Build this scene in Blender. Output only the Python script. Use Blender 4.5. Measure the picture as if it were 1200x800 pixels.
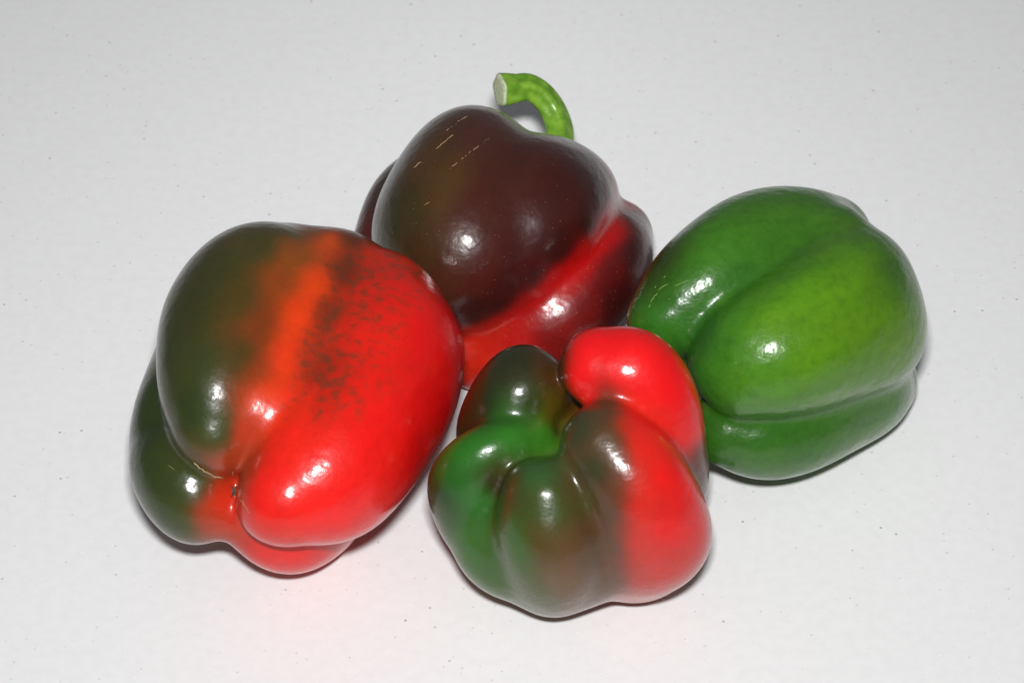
import bpy, math
import numpy as np
from mathutils import Vector, Matrix
from mathutils.bvhtree import BVHTree

for o in list(bpy.data.objects):
    bpy.data.objects.remove(o, do_unlink=True)
scene = bpy.context.scene
COL = scene.collection

# ------------------------------------------------------------------ camera
PITCH = math.radians(42.0)
DIST = 1.2
TARGET = np.array([0.0, 0.0, 0.035])
RIGHT = np.array([1.0, 0.0, 0.0])
UP = np.array([0.0, math.sin(PITCH), math.cos(PITCH)])
BACK = np.array([0.0, -math.cos(PITCH), math.sin(PITCH)])      # towards the camera
CAM = TARGET + BACK * DIST
LENS, SENSOR = 80.0, 22.3
PXF = 1200.0 * LENS / SENSOR                                    # focal length in photo pixels

cam_data = bpy.data.cameras.new('camera')
cam_data.lens = LENS
cam_data.sensor_width = SENSOR
cam_data.sensor_fit = 'HORIZONTAL'
cam_data.clip_start = 0.01
cam_data.clip_end = 50
cam_data.dof.use_dof = True
cam_data.dof.focus_distance = DIST - 0.03
cam_data.dof.aperture_fstop = 16
cam = bpy.data.objects.new('camera', cam_data)
COL.objects.link(cam)
cam.location = CAM
cam.rotation_euler = Matrix((RIGHT, UP, BACK)).transposed().to_euler()
scene.camera = cam

# ------------------------------------------------------------------ light
world = bpy.data.worlds.new('World')
scene.world = world
world.use_nodes = True
bg = world.node_tree.nodes['Background']
bg.inputs['Color'].default_value = (0.95, 0.97, 1.0, 1)
bg.inputs['Strength'].default_value = 0.125

FLASH_POS = CAM + UP * 0.11 + BACK * 0.02
fl = bpy.data.lights.new('flash', 'AREA')
fl.shape = 'RECTANGLE'
fl.size = 0.09
fl.size_y = 0.055
fl.energy = 3.45
fl.spread = math.radians(80)
fl.color = (1.0, 0.995, 0.99)
flo = bpy.data.objects.new('flash', fl)
COL.objects.link(flo)
flo.location = FLASH_POS
flo.rotation_euler = (Vector((-0.01, 0.20, 0.0)) - Vector(FLASH_POS)).to_track_quat('-Z', 'Y').to_euler()

vs = scene.view_settings
vs.view_transform = 'Standard'
vs.look = 'None'
vs.gamma = 1
vs.exposure = 0
vs.use_curve_mapping = False


# ------------------------------------------------------------------ pixel <-> space
def project(P):
    d = P - CAM
    z = -(d @ BACK)
    return np.stack([600 + PXF * (d @ RIGHT) / z, 400 - PXF * (d @ UP) / z, z], axis=-1)


def ray(px, py):
    d = RIGHT * (px - 600) / PXF - UP * (py - 400) / PXF - BACK
    return d / np.linalg.norm(d)


def at_height(px, py, z):
    d = ray(px, py)
    return CAM + d * ((z - CAM[2]) / d[2])


def srgb(r, g, b):
    c = np.array([r, g, b]) / 255.0
    return np.where(c <= 0.04045, c / 12.92, ((c + 0.055) / 1.055) ** 2.4)


# ------------------------------------------------------------------ node helpers
def new_mat(name):
    m = bpy.data.materials.new(name)
    m.use_nodes = True
    nt = m.node_tree
    return m, nt, nt.nodes['Principled BSDF']


def noise(nt, vec, scale, detail=3, rough=0.5, dist=0.0):
    n = nt.nodes.new('ShaderNodeTexNoise')
    n.inputs['Scale'].default_value = scale
    n.inputs['Detail'].default_value = detail
    n.inputs['Roughness'].default_value = rough
    n.inputs['Distortion'].default_value = dist
    nt.links.new(vec, n.inputs['Vector'])
    return n.outputs['Fac']


def ramp(nt, fac, a, b, va=0.0, vb=1.0):
    n = nt.nodes.new('ShaderNodeMapRange')
    n.interpolation_type = 'SMOOTHSTEP'
    for k, v in zip(('From Min', 'From Max', 'To Min', 'To Max'), (a, b, va, vb)):
        n.inputs[k].default_value = v
    nt.links.new(fac, n.inputs['Value'])
    return n.outputs['Result']


def mth(nt, op, a, b):
    n = nt.nodes.new('ShaderNodeMath')
    n.operation = op
    for i, x in enumerate((a, b)):
        if isinstance(x, (int, float)):
            n.inputs[i].default_value = x
        else:
            nt.links.new(x, n.inputs[i])
    return n.outputs[0]


def mix(nt, fac, a, b, mode='MIX'):
    n = nt.nodes.new('ShaderNodeMix')
    n.data_type = 'RGBA'
    n.blend_type = mode
    for s, x in ((n.inputs[0], fac), (n.inputs[6], a), (n.inputs[7], b)):
        if isinstance(x, (int, float)):
            s.default_value = x
        elif isinstance(x, (tuple, list, np.ndarray)):
            s.default_value = (*[float(q) for q in x[:3]], 1)
        else:
            nt.links.new(x, s)
    return n.outputs[2]


def bump(nt, h, strength, dist, prev=None):
    n = nt.nodes.new('ShaderNodeBump')
    n.inputs['Strength'].default_value = strength
    n.inputs['Distance'].default_value = dist
    nt.links.new(h, n.inputs['Height'])
    if prev is not None:
        nt.links.new(prev, n.inputs['Normal'])
    return n.outputs['Normal']


# ------------------------------------------------------------------ the counter
def make_table():
    m, nt, bs = new_mat('solid_surface')
    tc = nt.nodes.new('ShaderNodeTexCoord').outputs['Object']
    base = (0.870, 0.874, 0.880)
    blotch = ramp(nt, noise(nt, tc, 260, 3, 0.6), 0.35, 0.7)
    c = mix(nt, blotch, base, (0.840, 0.843, 0.848))
    pale = ramp(nt, noise(nt, tc, 520, 2, 0.5), 0.62, 0.74, 0, 0.8)
    c = mix(nt, pale, c, (0.92, 0.92, 0.925))
    # grit: small dark grains, a few per square centimetre, of uneven darkness
    for scale, r, keep, dark in ((210, 0.06, 0.75, 0.45), (330, 0.085, 0.60, 0.66), (120, 0.032, 0.70, 0.36)):
        v = nt.nodes.new('ShaderNodeTexVoronoi')
        v.inputs['Scale'].default_value = scale
        nt.links.new(tc, v.inputs['Vector'])
        sep = nt.nodes.new('ShaderNodeSeparateColor')
        nt.links.new(v.outputs['Color'], sep.inputs['Color'])
        dot = ramp(nt, v.outputs['Distance'], r, r * 2.0, 1.0, 0.0)
        pick = ramp(nt, sep.outputs[0], keep, 1.0, 0.0, 1.0)
        c = mix(nt, mth(nt, 'MULTIPLY', dot, pick), c, (dark, dark, dark * 0.97))
    nt.links.new(c, bs.inputs['Base Color'])
    bs.inputs['Roughness'].default_value = 0.42
    bs.inputs['Specular IOR Level'].default_value = 0.35
    nt.links.new(bump(nt, noise(nt, tc, 900, 2, 0.5), 0.012, 0.0003), bs.inputs['Normal'])
    me = bpy.data.meshes.new('counter')
    X0, X1, Y0, Y1, T = -0.9, 0.9, -0.55, 0.95, 0.03
    v = [(x, y, z) for z in (-T, 0) for y in (Y0, Y1) for x in (X0, X1)]
    f = [(0, 2, 3, 1), (4, 5, 7, 6), (0, 1, 5, 4), (2, 6, 7, 3), (0, 4, 6, 2), (1, 3, 7, 5)]
    me.from_pydata(v, [], f)
    me.materials.append(m)
    o = bpy.data.objects.new('counter', me)
    COL.objects.link(o)
    o['kind'] = 'structure'
    o['label'] = 'white speckled solid counter the four bell peppers lie on'
    return o


make_table()


# ------------------------------------------------------------------ pepper shapes: smooth unions of swelling lobes
def smooth_chain(pts, n=13):
    """Catmull-Rom through rows (x, y, z, r)."""
    P = np.array(pts, float)
    P = np.vstack([2 * P[0] - P[1], P, 2 * P[-1] - P[-2]])
    out = []
    m = len(P) - 3
    for u in np.linspace(0, m - 1e-6, n):
        i = int(u)
        t = u - i
        a, b, c, d = P[i:i + 4]
        out.append(0.5 * ((2 * b) + (c - a) * t + (2 * a - 5 * b + 4 * c - d) * t * t + (3 * b - a - 3 * c + d) * t ** 3))
    return np.array(out)


def chain_dist(X, ch):
    best = None
    for a, b in zip(ch[:-1], ch[1:]):
        ab = b[:3] - a[:3]
        L2 = max(float(ab @ ab), 1e-6)
        t = np.clip(((X - a[:3]) @ ab) / L2, 0, 1)
        d = np.sqrt(np.maximum(((X - a[:3] - t[:, None] * ab) ** 2).sum(1), 1e-9)) - (a[3] + (b[3] - a[3]) * t)
        best = d if best is None else np.minimum(best, d)
    return best


class Shape:
    def __init__(self, chains, k, n=13, dents=()):
        self.chains = [smooth_chain(c, n) for c in chains]
        self.k = k
        self.dents = dents

    def __call__(self, X):
        X = np.asarray(X, float)
        ds = [chain_dist(X, c) for c in self.chains]
        m = np.min(ds, axis=0)
        s = sum(np.exp(-np.minimum((d - m) / self.k, 40)) for d in ds)
        f = m - self.k * np.log(s)
        for (c, r, depth) in self.dents:
            f = f + depth * np.exp(-((X - c) ** 2).sum(1) / r ** 2)
        return f


def surface_net(f, lo, hi, step):
    """Dual mesh of the zero set of f: one vertex per crossed cell, one quad per crossed edge."""
    ax = [np.arange(lo[i], hi[i] + step, step) for i in range(3)]
    n = [len(a) for a in ax]
    G = np.stack(np.meshgrid(*ax, indexing='ij'), -1).reshape(-1, 3)
    # coarse pass first: the fine values are only needed near the skin
    m = 4
    sub = [a[::m] for a in ax]
    cg = np.stack(np.meshgrid(*sub, indexing='ij'), -1).reshape(-1, 3)
    cv = f(cg).reshape([len(a) for a in sub])
    near = [np.minimum((np.arange(k) + m // 2) // m, len(a) - 1) for k, a in zip(n, sub)]
    V = cv[np.ix_(*near)].reshape(-1).copy()
    q = np.abs(V) < m * step * 1.2 + 2
    V[q] = f(G[q])
    V = V.reshape(n)
    S = V < 0
    c = np.zeros([k - 1 for k in n], int)
    for dx in (0, 1):
        for dy in (0, 1):
            for dz in (0, 1):
                c += S[dx:n[0] - 1 + dx, dy:n[1] - 1 + dy, dz:n[2] - 1 + dz]
    act = (c > 0) & (c < 8)
    idx = -np.ones(act.shape, int)
    cells = np.argwhere(act)
    idx[act] = np.arange(len(cells))
    acc = np.zeros((len(cells), 3))
    cnt = np.zeros(len(cells))
    corner = [(a, b, d) for a in (0, 1) for b in (0, 1) for d in (0, 1)]
    for a in corner:
        for b in corner:
            if sum(b) - sum(a) == 1 and all(q >= p for p, q in zip(a, b)):
                va = V[cells[:, 0] + a[0], cells[:, 1] + a[1], cells[:, 2] + a[2]]
                vb = V[cells[:, 0] + b[0], cells[:, 1] + b[1], cells[:, 2] + b[2]]
                x = (va < 0) != (vb < 0)
                t = np.where(x, va / np.where(x, va - vb, 1), 0)
                p = np.array(a) + t[:, None] * (np.array(b) - np.array(a))
                acc += p * x[:, None]
                cnt += x
    P = np.array(lo) + (cells + acc / cnt[:, None]) * step
    faces = []
    for k in range(3):
        s0 = [slice(0, n[i]) for i in range(3)]
        s1 = list(s0)
        s0[k] = slice(0, n[k] - 1)
        s1[k] = slice(1, n[k])
        A, B = S[tuple(s0)], S[tuple(s1)]
        e = np.argwhere(A != B)
        e = e[(e > 0).sum(1) >= 2]
        i, j = (k + 1) % 3, (k + 2) % 3
        e = e[(e[:, i] > 0) & (e[:, j] > 0)]
        ui = np.eye(3, dtype=int)[i]
        uj = np.eye(3, dtype=int)[j]
        q = np.stack([idx[tuple((e - ui - uj).T)], idx[tuple((e - uj).T)], idx[tuple(e.T)], idx[tuple((e - ui).T)]], 1)
        inside = A[tuple(e.T)]
        q[~inside] = q[~inside][:, ::-1]
        faces.append(q)
    return P, np.vstack(faces)


def build_shape(spec, step=1.05):
    """Millimetres, axes = (camera right, camera up, towards camera), centred on the pepper."""
    a = np.array(spec['axis'], float)
    a /= np.linalg.norm(a)
    e1 = np.array([1.0, 0, 0]) - a * a[0]
    e1 /= np.linalg.norm(e1)
    e2 = np.cross(a, e1)
    R, H = spec['R'], spec['L'] / 2
    chains = []
    for lb in spec['lobes']:
        ph = math.radians(lb['phi'])
        rad = lb.get('r', 0.5) * R
        off = lb.get('off', 0.5) * R
        s, b = lb.get('stem', (0.8, 0.74)), lb.get('tip', (0.8, 0.7))     # (offset factor, radius factor) at the ends
        hs, hb = lb.get('hs', 1.0) * H, lb.get('hb', 1.0) * H              # reach towards stem / blossom end
        tw = math.radians(lb.get('twist', 0))
        rows = []
        rs, rb = rad * s[1], rad * b[1]
        zs, zb = -hs + rs, hb - rb
        for w, fo, fr, tt in ((zs, s[0], s[1], -1), (zs * 0.62, (1 + s[0]) / 2 + 0.06, (1 + s[1]) / 2 + 0.04, -.5), ((zs + zb) * .2, 1, 1, 0),
                              (zb * 0.62, (1 + b[0]) / 2 + 0.06, (1 + b[1]) / 2 + 0.04, .5), (zb, b[0], b[1], 1)):
            q = ph + tw * tt
            p = (math.cos(q) * e1 + math.sin(q) * e2) * off * fo + a * w
            rows.append((*p, rad * fr))
        chains.append(rows)
    c = spec.get('core', 0.45) * R
    h = spec.get('core_h', 0.42) * H
    if c > 0:
        chains.append([(*(-a * h), c), (0, 0, 0, c * 1.05), (*(a * h), c)])
    mmpx = spec.get('mmpx', 0.268)
    for ex in spec.get('extra', ()):
        chains.append([((x - spec['centre'][0]) * mmpx, (spec['centre'][1] - y) * mmpx, z, r) for x, y, z, r in ex])
    f = Shape(chains, spec.get('k', 4.0))
    allp = np.vstack(f.chains)
    lo = (allp[:, :3] - allp[:, 3:4]).min(0) - 9
    hi = (allp[:, :3] + allp[:, 3:4]).max(0) + 9
    P, F = surface_net(f, lo, hi, step)
    fine = Shape(chains, spec.get('k', 4.0), 44)          # finer sweep, so that no segment joints show in the gloss
    for _ in range(2):
        v = fine(P)
        g = np.stack([fine(P + e) - v for e in np.eye(3) * 0.2], 1) / 0.2
        P = P - np.clip(v, -1.5, 1.5)[:, None] * g / np.maximum((g ** 2).sum(1), 0.25)[:, None]
    return P, F, a, e1, e2


def edge_smooth(P, F, it=2):
    E = np.vstack([F[:, [0, 1]], F[:, [1, 2]], F[:, [2, 3]], F[:, [3, 0]]])
    deg = np.bincount(E.ravel(), minlength=len(P))[:, None]
    for _ in range(it):
        s = np.zeros_like(P)
        for d in range(P.shape[1]):
            s[:, d] = np.bincount(E[:, 0], P[E[:, 1], d], len(P)) + np.bincount(E[:, 1], P[E[:, 0], d], len(P))
        P = P * 0.4 + 0.6 * s / np.maximum(deg, 1)
    return P


def fit_outline(W, outline, centre, sigma, gain=1.0):
    """Push the flanks of the body sideways (never in depth) so that its girth meets measured outline points."""
    pr = project(W)
    d = pr[:, :2] - np.array(centre)
    ang = np.arctan2(d[:, 1], d[:, 0])
    rad = np.hypot(d[:, 0], d[:, 1])
    src, mov = [], []
    for (x, y) in outline:
        t = math.atan2(y - centre[1], x - centre[0])
        da = np.abs((ang - t + math.pi) % (2 * math.pi) - math.pi)
        sel = np.where(da < math.radians(2.2))[0]
        if not len(sel):
            continue
        i = sel[np.argmax(rad[sel])]
        dr = (math.hypot(x - centre[0], y - centre[1]) - rad[i]) * gain
        k = pr[i, 2] / PXF
        src.append(W[i])
        mov.append((RIGHT * math.cos(t) - UP * math.sin(t)) * dr * k)
    src, mov = np.array(src), np.array(mov)
    g = np.exp(-((W[:, None, :] - src[None]) ** 2).sum(2) / (2 * sigma ** 2))
    out = W + (g @ mov) / (g.sum(1)[:, None] + 0.25)
    return out, np.abs([np.linalg.norm(m) for m in mov]) * 1000


def world_from_view(P, C):
    return C + (P[:, :1] * RIGHT + P[:, 1:2] * UP + P[:, 2:3] * BACK) * 0.001


DEBUG = {}


def make_pepper_mesh(key, spec):
    P, F, a, e1, e2 = build_shape(spec)
    cx, cy = spec['centre']
    C = at_height(cx, cy, spec.get('z', 0.045))
    d = ray(cx, cy)
    W = world_from_view(P, C)
    W0 = W.copy()
    err = None
    for it in range(7):
        W = W - d * ((W[:, 2].min() + 0.0003) / d[2])
        if spec.get('outline') is not None:
            W, err = fit_outline(W, spec['outline'], spec['fit_centre'], (0.022, 0.022, 0.016, 0.016, 0.012, 0.012, 0.0115)[it], 0.7)
    W = edge_smooth(W, F, 6)
    W = W - d * ((W[:, 2].min() + 0.0003) / d[2])
    DEBUG[key] = (W, F, err)
    spec['C'] = C + d * (np.mean((W - W0) @ d))
    axis = a[0] * RIGHT + a[1] * UP + a[2] * BACK
    E1 = e1[0] * RIGHT + e1[1] * UP + e1[2] * BACK
    E2 = e2[0] * RIGHT + e2[1] * UP + e2[2] * BACK
    return W, F, axis, E1, E2


def zoomed(pts, ox, oy, s):
    return [(ox + u / s, oy + v / s) for u, v in pts]


SPECS = {}
SPECS['left'] = dict(
    centre=(345, 465), axis=(-.38, -.60, .70), R=50, L=98, k=1.35, core=0, z=0.05, lobes=[],
    extra=[[(345, 575, 38, 16), (398, 530, 26, 25), (438, 450, 2, 28), (434, 397, -13, 24)],
           [(254, 502, 32, 14), (264, 445, 24, 20.5), (290, 370, 2, 24), (330, 345, -15, 20)],
           [(252, 588, 24, 11), (218, 570, 20, 17.5), (206, 530, 10, 16.3), (212, 482, 3, 17), (233, 424, -13, 16), (256, 365, -19, 15.5)],
           [(292, 600, 22, 10), (335, 622, 14, 13.5), (365, 590, -4, 16.5), (385, 545, -16, 15)],
           [(312, 480, 24, 19), (340, 415, 6, 24), (372, 350, -13, 20)],
           [(305, 515, 14, 19), (330, 480, 0, 28), (365, 440, -12, 25)]],
    fit_centre=(345, 465),
    outline=zoomed([(330,30),(400,35),(440,52),(510,58),(560,70),(620,105),(665,155),(700,205),(728,240),(740,290),(735,350),(722,420),
                    (700,480),(650,560),(600,620),(560,670),(510,710),(480,722),(460,745),(420,768),(380,770),(340,765),(300,748),(265,720),
                    (225,717),(180,715),(130,695),(85,655),(50,600),(32,540),(30,490),(40,430),(60,380),(85,330),(82,300),(92,250),(110,200),
                    (150,130),(190,85),(230,55),(280,38)], 130, 240, 1.777))
SPECS['back'] = dict(
    centre=(592, 290), axis=(-.34, -.66, .67), R=47, L=96, k=1.35, core=0, z=0.045, lobes=[],
    extra=[[(545, 338, 21, 17), (546, 288, 20, 27.5), (557, 230, 4, 27.5), (576, 200, -20, 20)],
           [(600, 316, 22, 18), (622, 256, 17, 24), (650, 220, 0, 20.5), (660, 216, -18, 16)],
           [(562, 422, 8, 13), (600, 404, 15, 14), (658, 370, 18, 16), (702, 318, 8, 17), (714, 282, -12, 14.5)],
           [(470, 290, -8, 14), (485, 235, -18, 15), (510, 205, -30, 14)],
           [(600, 375, -8, 13), (625, 340, -17, 14)],
           [(590, 310, 0, 25), (612, 265, -18, 22)]],
    fit_centre=(592, 290),
    outline=zoomed([(30,420),(45,370),(75,310),(120,255),(140,240),(190,180),(250,130),(310,110),(360,108),(410,125),(440,150),(462,178),
                    (520,185),(570,195),(620,225),(660,270),(685,315),(720,335),(745,370),(765,420),(772,470),(768,500)], 400, 70, 2.105))
SPECS['front'] = dict(
    centre=(668, 552), axis=(-.12, .34, .93), R=46, L=80, k=1.35, core=0, z=0.04, lobes=[],
    extra=[[(700, 430, 20, 12.5), (742, 440, 20, 14), (772, 488, 12, 14.5), (772, 560, -6, 16), (758, 590, -22, 15)],
           [(707, 521, 30, 14.5), (735, 560, 27, 18), (752, 615, 15, 20), (748, 640, -2, 19)],
           [(637, 580, 30, 13), (640, 625, 23, 18), (640, 650, 8, 19), (645, 655, -6, 16)],
           [(622, 511, 17, 7), (577, 526, 20, 10.2), (543, 568, 15, 11.3), (552, 612, 4, 13), (590, 630, -8, 15)],
           [(645, 470, -1, 8.5), (605, 460, 9, 15), (585, 500, -6, 16), (605, 540, -22, 14)],
           [(612, 560, 10, 13), (580, 600, 9, 14), (582, 640, 8, 16.5), (600, 646, 6, 17)],
           [(668, 568, -9, 25), (672, 607, 3, 28), (672, 580, -20, 20)]],
    fit_centre=(668, 552),
    outline=zoomed([(95,290),(110,240),(150,165),(190,120),(240,90),(300,80),(355,95),(375,75),(420,48),(480,38),(540,45),(600,75),(650,120),
                    (685,180),(703,250),(712,330),(718,430),(720,480),(730,560),(725,600),(690,655),(640,695),(590,722),(540,735),(480,722),
                    (460,735),(400,760),(350,765),(290,755),(230,735),(170,700),(130,670),(90,630),(60,580),(45,520),(25,460),(22,410),(40,360),
                    (80,320)], 490, 360, 2.105))
SPECS['right'] = dict(
    centre=(912, 390), axis=(-.69, -.33, .65), R=46, L=100, k=1.35, core=0, z=0.045, lobes=[],
    extra=[[(868, 430, 30, 15), (908, 405, 26, 21.5), (975, 375, 4, 26), (998, 370, -15, 21)],
           [(800, 370, 18, 14), (840, 320, 12, 19.5), (905, 290, -8, 20), (955, 295, -22, 17)],
           [(850, 500, 16, 12), (900, 500, 10, 16.5), (980, 470, -8, 18), (1005, 445, -25, 17)],
           [(820, 400, 0, 16), (870, 380, -25, 20)],
           [(915, 340, 4, 18), (940, 318, -5, 21)],
           [(895, 400, 2, 25), (930, 380, -15, 24)]],
    fit_centre=(912, 390),
    outline=zoomed([(45,350),(75,280),(120,210),(180,145),(250,90),(310,55),(370,40),(440,40),(520,48),(580,62),(615,90),(650,130),(690,155),
                    (720,195),(740,250),(755,310),(775,360),(778,400),(765,450),(750,490),(748,550),(710,600),(640,650),(560,695),(500,725),
                    (430,745),(370,740),(310,728),(260,710)], 710, 200, 2.0525))



# ------------------------------------------------------------------ pigment samples: (x, y, r, g, b, mottling); low ones hold some painted-in counter reflection
PIG = {}
PIG['left'] = [
    (250, 320, 60, 60, 27), (200, 400, 54, 60, 30), (300, 285, 68, 64, 29), (230, 480, 46, 60, 24), (258, 505, 58, 72, 34),
    (180, 560, 50, 64, 26), (170, 500, 44, 58, 25), (210, 605, 60, 72, 32), (280, 350, 76, 62, 23), (285, 420, 72, 60, 23),
    (335, 268, 72, 68, 30), (230, 360, 56, 58, 26), (225, 570, 50, 64, 26), (190, 600, 54, 68, 30), (235, 430, 54, 62, 26),
    (308, 380, 124, 56, 18), (325, 330, 140, 64, 20), (345, 298, 140, 74, 24), (303, 430, 150, 58, 20), (365, 272, 120, 70, 26),
    (388, 285, 205, 72, 18), (372, 330, 222, 66, 14), (353, 370, 228, 62, 12), (336, 420, 228, 56, 14), (318, 462, 225, 60, 20),
    (412, 283, 84, 46, 22, .6), (404, 318, 110, 42, 18, .9), (386, 370, 138, 42, 17, 1), (372, 425, 158, 40, 16, 1), (392, 455, 200, 36, 16, .8), (425, 340, 205, 34, 16, .7), (410, 390, 212, 34, 16, .7), (420, 300, 160, 40, 18, .8),
    (345, 470, 235, 44, 18, .3), (440, 300, 205, 36, 16, .7), (470, 350, 222, 26, 16, .3), (440, 395, 228, 30, 18, .35), (420, 460, 232, 28, 18, .35),
    (484, 304, 220, 28, 20, .4), (510, 400, 222, 16, 15), (450, 500, 235, 22, 18), (380, 560, 240, 28, 22), (320, 570, 236, 30, 22),
    (340, 520, 240, 36, 20), (430, 590, 232, 26, 24), (340, 655, 222, 36, 30), (298, 625, 218, 40, 30), (262, 588, 212, 46, 24),
    (246, 600, 165, 56, 26), (288, 505, 190, 56, 26), (272, 542, 165, 60, 30), (535, 400, 205, 14, 14), (500, 500, 215, 16, 16)]
PIG['back'] = [
    (448, 220, 50, 42, 18), (455, 265, 50, 42, 18), (472, 182, 60, 44, 24), (500, 180, 72, 48, 27), (520, 220, 72, 50, 24), (490, 300, 63, 41, 21), (475, 240, 56, 46, 20),
    (560, 150, 70, 38, 30), (600, 200, 64, 29, 22), (650, 230, 60, 23, 18), (560, 330, 70, 25, 19), (620, 280, 60, 20, 16), (690, 200, 56, 26, 22),
    (705, 225, 46, 19, 15), (600, 335, 58, 16, 14), (520, 330, 70, 34, 21), (560, 250, 66, 28, 20), (650, 285, 54, 18, 15), (555, 365, 54, 20, 16),
    (690, 262, 50, 18, 15), (655, 300, 50, 16, 14), (625, 328, 54, 16, 14), (590, 355, 54, 17, 14), (700, 280, 176, 13, 13), (666, 316, 178, 14, 15), (636, 344, 165, 18, 18), (604, 370, 165, 22, 18),
    (732, 238, 150, 12, 14), (712, 265, 172, 13, 13), (682, 298, 178, 13, 15), (652, 330, 168, 18, 18), (620, 360, 158, 20, 18), (582, 385, 168, 30, 18),
    (558, 415, 202, 38, 20), (600, 398, 172, 22, 18), (575, 400, 185, 30, 18), (750, 258, 68, 21, 19), (745, 300, 56, 15, 15), (720, 315, 86, 17, 17),
    (692, 360, 104, 20, 18), (650, 385, 120, 22, 20), (722, 350, 58, 14, 14), (430, 240, 58, 29, 23), (424, 262, 76, 26, 20)]
PIG['front'] = [
    (600, 430, 42, 44, 25), (560, 470, 32, 42, 19), (620, 470, 44, 54, 20), (648, 435, 68, 42, 18), (645, 482, 88, 72, 16), (600, 488, 38, 82, 22),
    (600, 507, 44, 110, 27), (635, 500, 52, 112, 27), (550, 530, 40, 102, 27), (530, 560, 36, 88, 26), (560, 580, 40, 102, 29), (520, 610, 42, 74, 28),
    (545, 640, 58, 100, 42), (512, 580, 32, 58, 20), (582, 572, 54, 45, 20), (600, 560, 66, 60, 26), (625, 550, 50, 86, 40), (642, 600, 54, 72, 24),
    (600, 640, 56, 90, 34), (590, 662, 58, 90, 38), (620, 690, 76, 82, 40), (640, 628, 78, 65, 27), (660, 642, 92, 66, 38), (660, 680, 100, 74, 48),
    (700, 650, 80, 60, 34), (708, 690, 90, 72, 50), (680, 500, 56, 60, 36), (700, 550, 50, 58, 31), (690, 590, 64, 63, 24), (712, 480, 76, 58, 38),
    (718, 600, 80, 50, 27), (702, 622, 77, 55, 31), (735, 500, 185, 42, 22), (738, 560, 180, 38, 22), (734, 620, 138, 46, 30), (732, 662, 150, 54, 36),
    (750, 480, 210, 34, 22), (765, 505, 238, 34, 22), (772, 560, 232, 24, 20), (780, 620, 220, 27, 25), (800, 560, 225, 22, 22), (770, 670, 200, 48, 40),
    (820, 600, 212, 30, 32), (742, 700, 180, 62, 38), (700, 400, 228, 20, 24), (740, 430, 236, 22, 26), (790, 450, 228, 18, 22), (682, 450, 228, 20, 22),
    (812, 490, 215, 20, 24), (728, 580, 112, 46, 27), (746, 590, 205, 34, 22), (747, 640, 188, 42, 30), (724, 540, 112, 48, 27), (722, 562, 92, 50, 29),
    (752, 530, 220, 32, 22), (748, 672, 176, 50, 36), (751, 618, 205, 34, 27), (760, 455, 226, 20, 24), (828, 545, 90, 36, 18), (829, 565, 70, 42, 20)]
PIG['right'] = [
    (900, 370, 84, 132, 21), (950, 340, 82, 136, 19), (1000, 380, 80, 125, 16), (1040, 340, 68, 116, 17), (960, 420, 78, 126, 13), (900, 430, 68, 120, 19),
    (850, 430, 58, 112, 25), (828, 440, 48, 100, 27), (1000, 320, 82, 130, 19), (1050, 400, 82, 120, 19), (950, 470, 68, 116, 19), (870, 480, 56, 108, 28),
    (1020, 430, 74, 116, 19), (780, 340, 42, 88, 20), (770, 380, 46, 102, 27), (820, 320, 52, 104, 23), (850, 280, 58, 111, 27), (920, 260, 58, 109, 26),
    (930, 320, 60, 112, 20), (980, 290, 68, 118, 23), (900, 345, 64, 116, 22), (860, 380, 57, 111, 24), (1000, 450, 70, 114, 22), (940, 390, 80, 126, 17),
    (970, 240, 58, 105, 29), (870, 330, 44, 95, 25), (772, 322, 42, 58, 15), (930, 290, 48, 98, 22), (1010, 270, 60, 103, 30), (1050, 320, 56, 98, 25),
    (850, 510, 42, 88, 21), (900, 510, 38, 90, 19), (950, 505, 46, 94, 24), (1000, 490, 56, 98, 34), (900, 540, 56, 98, 34), (1050, 460, 62, 104, 40),
    (820, 400, 36, 84, 24), (890, 470, 66, 118, 24), (980, 350, 82, 130, 18), (1030, 380, 78, 122, 16)]

# the green-to-red edge of the front pepper, sampled evenly on both of its sides
for i, y in enumerate(range(475, 706, 21)):
    t = i / 11
    PIG['front'].append((717 + 3 * math.sin(y * .05), y, 70 + 24 * t, 58 + 6 * t, 34 + 10 * t))
    PIG['front'].append((750 + 2 * math.sin(y * .04), y, 226 - 40 * t, 32 + 16 * t, 23 + 14 * t))


def wobble(X, amp, freq, seed):
    r = np.random.RandomState(seed)
    out = np.zeros_like(X)
    for o in range(4):
        for d in range(3):
            k = r.normal(size=3) * freq * (1.6 ** o)
            out[:, d] += np.sin(X @ k + r.uniform(0, 6.28)) * amp / (1.5 ** o)
    return out


def cast(bvh, px, py):
    h = bvh.ray_cast(Vector(CAM), Vector(ray(px, py)))
    return (None, None) if h[0] is None else (np.array(h[0]), np.array(h[1]))


BLUR = {'left': (.0036, 9), 'back': (.003, 6), 'front': (.0036, 8), 'right': (.006, 16)}


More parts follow.
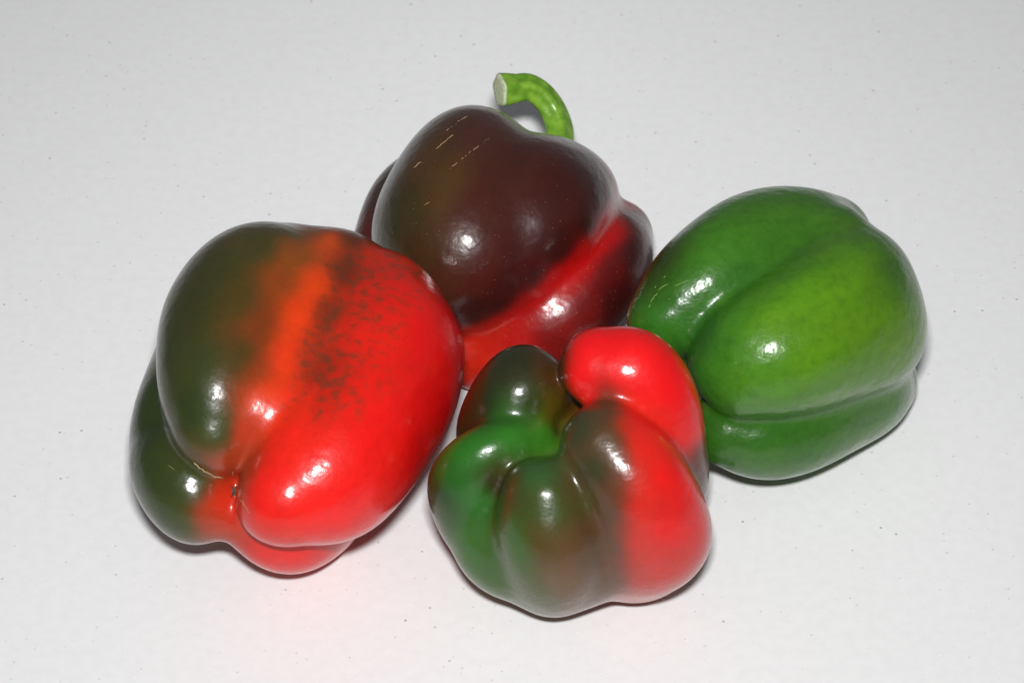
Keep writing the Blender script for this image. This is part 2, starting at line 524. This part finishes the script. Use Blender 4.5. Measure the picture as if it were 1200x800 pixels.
def pigment(key, W, F, frame):
    bvh = BVHTree.FromPolygons(W.tolist(), F.tolist())
    pts, cols, mot = [], [], []
    for row in PIG[key]:
        p, _ = cast(bvh, row[0], row[1])
        if p is None:
            print('DBG pigment sample off the pepper', key, row)
            continue
        pts.append(p)
        cols.append(srgb(*row[2:5]) * {'right': 0.94, 'left': 0.81}.get(key, 0.87))
        mot.append(row[5] if len(row) > 5 else 0.0)
    pts, cols, mot = np.array(pts), np.array(cols), np.array(mot)
    ax = frame[2]
    # pigment runs along the fruit: compare positions with the axial distance shortened
    Q = W + wobble(W, 0.0006, 90, 5)
    sq = lambda X: X - np.outer(X @ ax, ax) * 0.35
    d2 = ((sq(Q)[:, None, :] - sq(pts)[None]) ** 2).sum(2)
    w = 1.0 / (d2 + BLUR[key][0] ** 2) ** 2.6
    w /= w.sum(1)[:, None]
    return edge_smooth(np.hstack([w @ np.sqrt(cols), (w @ mot)[:, None]]), F, BLUR[key][1]), bvh


def pepper_material(key, streak=0.12, flecks=0.0, rough=0.185, micro=0.6):
    m, nt, bs = new_mat('pepper_skin_' + key)
    at = nt.nodes.new('ShaderNodeAttribute')
    at.attribute_name = 'pigment'
    gr = nt.nodes.new('ShaderNodeAttribute')
    gr.attribute_name = 'grain'
    g = gr.outputs['Vector']
    st = nt.nodes.new('ShaderNodeVectorMath')
    st.operation = 'MULTIPLY'
    st.inputs[1].default_value = (1, 1, 0.22)
    nt.links.new(g, st.inputs[0])
    gs = st.outputs[0]
    col = at.outputs['Color']
    # soft lengthwise streaks and cloudiness
    n1 = noise(nt, gs, 0.16, 4, 0.55)
    col = mix(nt, ramp(nt, n1, 0.3, 0.7, 0, streak * 2), col, (1.35, 1.25, 1.1), 'MULTIPLY')
    n2 = noise(nt, g, 0.35, 5, 0.6)
    col = mix(nt, ramp(nt, n2, 0.4, 0.75, 0, streak * 1.6), col, (0.62, 0.66, 0.7), 'MULTIPLY')
    # blotches of unripe green still showing through the red
    mo = nt.nodes.new('ShaderNodeAttribute')
    mo.attribute_name = 'mottle'
    mf = mo.outputs['Fac']
    big = noise(nt, g, 0.30, 3, 0.5, 0.2)
    tiny = noise(nt, g, 1.0, 2, 0.5)
    t1 = ramp(nt, mth(nt, 'ADD', big, mth(nt, 'MULTIPLY', mf, 0.16)), 0.50, 0.84, 0, 0.6)
    t2 = ramp(nt, mth(nt, 'ADD', mth(nt, 'ADD', mth(nt, 'MULTIPLY', tiny, 0.6), mth(nt, 'MULTIPLY', big, 0.4)), mth(nt, 'MULTIPLY', mf, 0.11)), 0.56, 0.80, 0, 0.42)
    thr = mth(nt, 'MAXIMUM', t1, t2)
    col = mix(nt, mth(nt, 'MULTIPLY', thr, ramp(nt, mf, 0.04, 0.4)), col, (0.07, 0.032, 0.012))
    # corky flecks
    v = nt.nodes.new('ShaderNodeTexVoronoi')
    v.inputs['Scale'].default_value = 0.7
    nt.links.new(g, v.inputs['Vector'])
    sep = nt.nodes.new('ShaderNodeSeparateColor')
    nt.links.new(v.outputs['Color'], sep.inputs['Color'])
    dot = ramp(nt, v.outputs['Distance'], 0.04, 0.12, 1, 0)
    fl = mth(nt, 'MULTIPLY', mth(nt, 'MULTIPLY', dot, ramp(nt, sep.outputs[0], 0.45, 1.0)), flecks)
    col = mix(nt, fl, col, (0.36, 0.23, 0.12))
    nt.links.new(col, bs.inputs['Base Color'])
    bs.inputs['IOR'].default_value = 1.5
    bs.inputs['Specular IOR Level'].default_value = 0.15
    bs.inputs['Coat Weight'].default_value = 0.75
    bs.inputs['Coat IOR'].default_value = 1.45
    rn = noise(nt, g, 0.12, 3)
    nt.links.new(ramp(nt, rn, 0.3, 0.7, rough * 0.85, rough * 1.25), bs.inputs['Coat Roughness'])
    nt.links.new(ramp(nt, noise(nt, g, 1.1, 3), 0.3, 0.7, rough * 1.7, rough * 2.3), bs.inputs['Roughness'])
    bs.inputs['Subsurface Weight'].default_value = 0.15
    bs.inputs['Subsurface Radius'].default_value = (0.003, 0.0012, 0.0006)
    bs.inputs['Subsurface Scale'].default_value = 1.0
    b1 = bump(nt, noise(nt, g, 0.13, 3, 0.5), 0.35 * micro, 0.0020)
    b2 = bump(nt, noise(nt, g, 2.6, 3, 0.6), 0.07, 0.0003, b1)
    nt.links.new(b2, bs.inputs['Normal'])
    nt.links.new(b2, bs.inputs['Coat Normal'])
    return m


def link_mesh(name, verts, faces, mat, parent=None, origin=(0, 0, 0), smooth=True):
    me = bpy.data.meshes.new(name)
    me.from_pydata((np.asarray(verts) - np.asarray(origin)).tolist(), [], [list(map(int, f)) for f in faces])
    me.polygons.foreach_set('use_smooth', [smooth] * len(me.polygons))
    me.materials.append(mat)
    me.update()
    o = bpy.data.objects.new(name, me)
    COL.objects.link(o)
    if parent is not None:
        o.parent = parent
    else:
        o.location = origin
    return o


def tube(path, radii, seg=10, ridges=0, amp=0.0, cap=True):
    """Swept tube through world points."""
    P = np.array(path, float)
    T = np.gradient(P, axis=0)
    T /= np.linalg.norm(T, axis=1)[:, None]
    n = np.cross(T[0], [0.3, 0.5, 0.81])
    n /= np.linalg.norm(n)
    V, F = [], []
    for i, (p, t) in enumerate(zip(P, T)):
        n = n - t * (n @ t)
        n /= np.linalg.norm(n)
        b = np.cross(t, n)
        for k in range(seg):
            q = 2 * math.pi * k / seg
            r = radii[i] * (1 + amp * math.cos(ridges * q + 0.6)) if ridges else radii[i]
            V.append(p + (math.cos(q) * n + math.sin(q) * b) * r)
    for i in range(len(P) - 1):
        for k in range(seg):
            a, b2 = i * seg + k, i * seg + (k + 1) % seg
            F.append((a, b2, b2 + seg, a + seg))
    if cap:
        F.append(tuple(range(seg))[::-1])
        F.append(tuple((len(P) - 1) * seg + k for k in range(seg)))
    return V, F


def simple_mat(name, c, rough=0.6, vary=0.3, scale=900):
    m, nt, bs = new_mat(name)
    tc = nt.nodes.new('ShaderNodeTexCoord').outputs['Object']
    f = ramp(nt, noise(nt, tc, scale, 4), 0.3, 0.7)
    nt.links.new(mix(nt, f, tuple(x * (1 - vary) for x in c), tuple(min(1, x * (1 + vary)) for x in c)), bs.inputs['Base Color'])
    bs.inputs['Roughness'].default_value = rough
    return m


def scratch_part(name, bvh, lines, parent, origin, mat, r=0.00013, seed=1):
    """Corky scratches that follow the skin: short raised dashes along traced runs."""
    rs = np.random.RandomState(seed)
    V, F = [], []
    for ln in lines:
        pts = np.array(ln['p'], float)
        u = np.linspace(0, len(pts) - 1, max(3, int(ln.get('n', 10))))
        px = np.interp(u, range(len(pts)), pts[:, 0])
        py = np.interp(u, range(len(pts)), pts[:, 1])
        run = []

        def flush():
            if len(run) > 1:
                rr = [r * ln.get('w', 1) * x for x in ([0.35] + [1.0] * (len(run) - 2) + [0.35])]
                v, f = tube(run, rr, 5)
                k = len(V)
                V.extend(v)
                F.extend([tuple(i + k for i in q) for q in f])
            run.clear()
        for x, y in zip(px, py):
            p, nn = cast(bvh, x + rs.normal() * 0.5, y + rs.normal() * 0.5)
            if p is None:
                continue
            run.append(p + nn * r * 0.15)
            if rs.rand() < ln.get('gap', 0.0):
                flush()
        flush()
    return link_mesh(name, V, F, mat, parent, origin)


def view_pt(spec, x, y, z):
    d = ray(x, y)
    depth = (CAM - spec['C']) @ BACK - z * 0.001
    return CAM + d * (depth / -(d @ BACK))


LABELS = {
    'left': 'large bell pepper, half olive green and half glossy red, with dark mottling between',
    'back': 'dark chocolate brown bell pepper with a red streak and a curved green stem',
    'front': 'squat five-lobed bell pepper patched green, brown and red, its dimpled end facing up',
    'right': 'all-green bell pepper lying on its side, with deep lengthwise creases',
}
MATARGS = {'left': dict(streak=.14, flecks=.25), 'back': dict(streak=.16, flecks=.9, micro=.6), 'front': dict(streak=.10, flecks=.15), 'right': dict(streak=.3, micro=1.0, flecks=.12)}
cork = simple_mat('cork', (0.33, 0.22, 0.10), 0.7)
dry = simple_mat('dry_scar', (0.07, 0.045, 0.03), 0.8, 0.6)

for key, spec in SPECS.items():
    W, F, ax, E1, E2 = make_pepper_mesh(key, spec)
    pig, bvh = pigment(key, W, F, (E1, E2, ax))
    origin = np.array([W[:, 0].mean(), W[:, 1].mean(), 0.0])
    root = bpy.data.objects.new('bell_pepper', None)
    root.empty_display_size = 0.02
    root.location = origin
    COL.objects.link(root)
    root['label'] = LABELS[key]
    root['category'] = 'bell pepper'
    root['group'] = 'bell peppers on the counter'
    body = link_mesh('body', W, F, pepper_material(key, **MATARGS[key]), root, origin)
    me = body.data
    ca = me.color_attributes.new('pigment', 'FLOAT_COLOR', 'POINT')
    ca.data.foreach_set('color', np.hstack([pig[:, :3] ** 2, np.ones((len(W), 1))]).ravel())
    ma = me.attributes.new('mottle', 'FLOAT', 'POINT')
    ma.data.foreach_set('value', pig[:, 3])
    L = (W - origin) * 1000
    ga = me.attributes.new('grain', 'FLOAT_VECTOR', 'POINT')
    ga.data.foreach_set('vector', np.stack([L @ E1, L @ E2, L @ ax], 1).ravel())

    if key == 'back':
        # curved stem with its pale cut end, sitting in a small calyx
        m, nt, bs = new_mat('stem_green')
        tc = nt.nodes.new('ShaderNodeTexCoord').outputs['Object']
        c = mix(nt, ramp(nt, noise(nt, tc, 220, 4), .3, .7), (0.09, 0.23, 0.013), (0.20, 0.38, 0.035))
        nt.links.new(c, bs.inputs['Base Color'])
        bs.inputs['Roughness'].default_value = 0.3
        nt.links.new(bump(nt, noise(nt, tc, 700, 3), .25, .0006), bs.inputs['Normal'])
        rows = smooth_chain([(638, 208, -22, 5.2), (651, 182, -31, 4.8), (655, 156, -37, 4.5), (648, 132, -39, 4.3), (635, 113, -38, 4.2),
                             (619, 103, -36.5, 4.3), (606, 104, -35.5, 4.5), (596, 105, -34.5, 5.0), (587, 106, -33.5, 5.3)], 34)
        path = np.array([view_pt(spec, *q[:3]) for q in rows])
        rad = rows[:, 3] * 0.00107
        v, f = tube(path, rad, 30, 5, 0.085)
        stem = link_mesh('stem', v, f[:-2], m, root, origin)
        d = path[-1] - path[-2]
        d /= np.linalg.norm(d)
        prof = [(0.0, 1.0), (0.0006, 0.98), (0.0009, 0.90), (0.0004, 0.6), (0.0001, 0.2)]
        v, f = tube([path[-1] + d * (a - 0.00005) for a, _ in prof[:3]] + [path[-1] + d * 0.00095, path[-1] + d * 0.001],
                    [rad[-1] * b for b in (1.0, 0.98, 0.9, 0.6, 0.15)], 30, 5, 0.07)
        cm = simple_mat('cut_stem', (0.46, 0.52, 0.32), 0.65, 0.25, 1500)
        link_mesh('cut_end', v, f, cm, stem, origin)
        # calyx: five-pointed collar pressed into the stem cavity
        b0 = path[1]
        s_ = -ax
        V, F2 = [], []
        N, M = 40, 6
        for i in range(M):
            t = i / (M - 1)
            for k in range(N):
                q = 2 * math.pi * k / N
                r = 0.0045 + t * (0.0085 + 0.0025 * math.cos(5 * q))
                base = b0 + (math.cos(q) * E1 + math.sin(q) * E2) * r + s_ * (0.002 - 0.001 * t)
                h = bvh.ray_cast(Vector(base + s_ * 0.03), Vector(-s_))
                if i and h[0] is not None and (np.array(h[0]) - base) @ s_ < 0.012:
                    base = np.array(h[0]) + s_ * 0.0006
                V.append(base)
        for i in range(M - 1):
            for k in range(N):
                a, b2 = i * N + k, i * N + (k + 1) % N
                F2.append((a, b2, b2 + N, a + N))
        cal = link_mesh('calyx', V, F2, m, root, origin)
        so = cal.modifiers.new('solid', 'SOLIDIFY')
        so.thickness = 0.0012
        Z = lambda pts: [(400 + u / 4, 100 + v / 4) for u, v in pts]
        scratch_part('skin_scratches', bvh, [
            dict(p=Z([(532, 178), (588, 146)]), n=10, gap=.15), dict(p=Z([(488, 216), (540, 182)]), n=9, gap=.3),
            dict(p=Z([(444, 299), (526, 230)]), n=14, gap=.12), dict(p=Z([(505, 392), (592, 326)]), n=16, gap=.35),
            dict(p=Z([(596, 318), (645, 284)]), n=10, gap=.2), dict(p=Z([(668, 266), (692, 248)]), n=6, gap=.2),
            dict(p=Z([(390, 560), (425, 540)]), n=6, gap=.4), dict(p=Z([(335, 390), (375, 355)]), n=6, gap=.5)], root, origin, cork)
    if key == 'left':
        # dried blossom scar in the dimple and the corky seam that runs into the crease
        p0, n0 = cast(bvh, 274, 577)
        rs = np.random.RandomState(4)
        V, F2 = [], []
        for i in range(9):
            a = rs.uniform(0, 6.28)
            u = np.cross(n0, [math.cos(a), math.sin(a), 0.4])
            u /= np.linalg.norm(u)
            ln = rs.uniform(0.0008, 0.0022)
            st = p0 + u * 0.0002
            pts = [st, st + u * ln * .5 + n0 * ln * .35, st + u * ln + n0 * ln * rs.uniform(.1, .6)]
            v, f = tube(pts, [0.0004, 0.0003, 0.0001], 6)
            k = len(V)
            V += v
            F2 += [tuple(j + k for j in q) for q in f]
        link_mesh('blossom_scar', V, F2, dry, root, origin)
        Z = lambda pts: [(140 + u / 3.81, 480 + v / 3.81) for u, v in pts]
        scratch_part('corky_seam', bvh, [
            dict(p=Z([(330, 235), (380, 272), (420, 297), (465, 306)]), n=16, w=2.0), dict(p=Z([(500, 275), (508, 300)]), n=4, w=1.2),
            dict(p=Z([(512, 370), (516, 395)]), n=4, w=1.0), dict(p=Z([(535, 395), (580, 460)]), n=8, gap=.3, w=.9),
            dict(p=Z([(215, 245), (245, 270)]), n=5, w=.6)], root, origin, cork)
    if key == 'right':
        Z = lambda pts: [(720 + u / 3.81, 280 + v / 3.81) for u, v in pts]
        pale = simple_mat('pale_scratch', (0.22, 0.30, 0.08), 0.5)
        scratch_part('skin_scratches', bvh, [
            dict(p=Z([(152, 328), (165, 275), (198, 228), (246, 194)]), n=18, gap=.12, w=.8), dict(p=Z([(268, 210), (332, 184)]), n=10, gap=.15, w=.7),
            dict(p=Z([(178, 222), (186, 208)]), n=4, w=.7), dict(p=Z([(218, 174), (226, 166)]), n=4, w=.7), dict(p=Z([(240, 272), (250, 264)]), n=4, w=.7),
            dict(p=Z([(318, 436), (336, 400)]), n=6, gap=.5, w=1.2)], root, origin, pale)
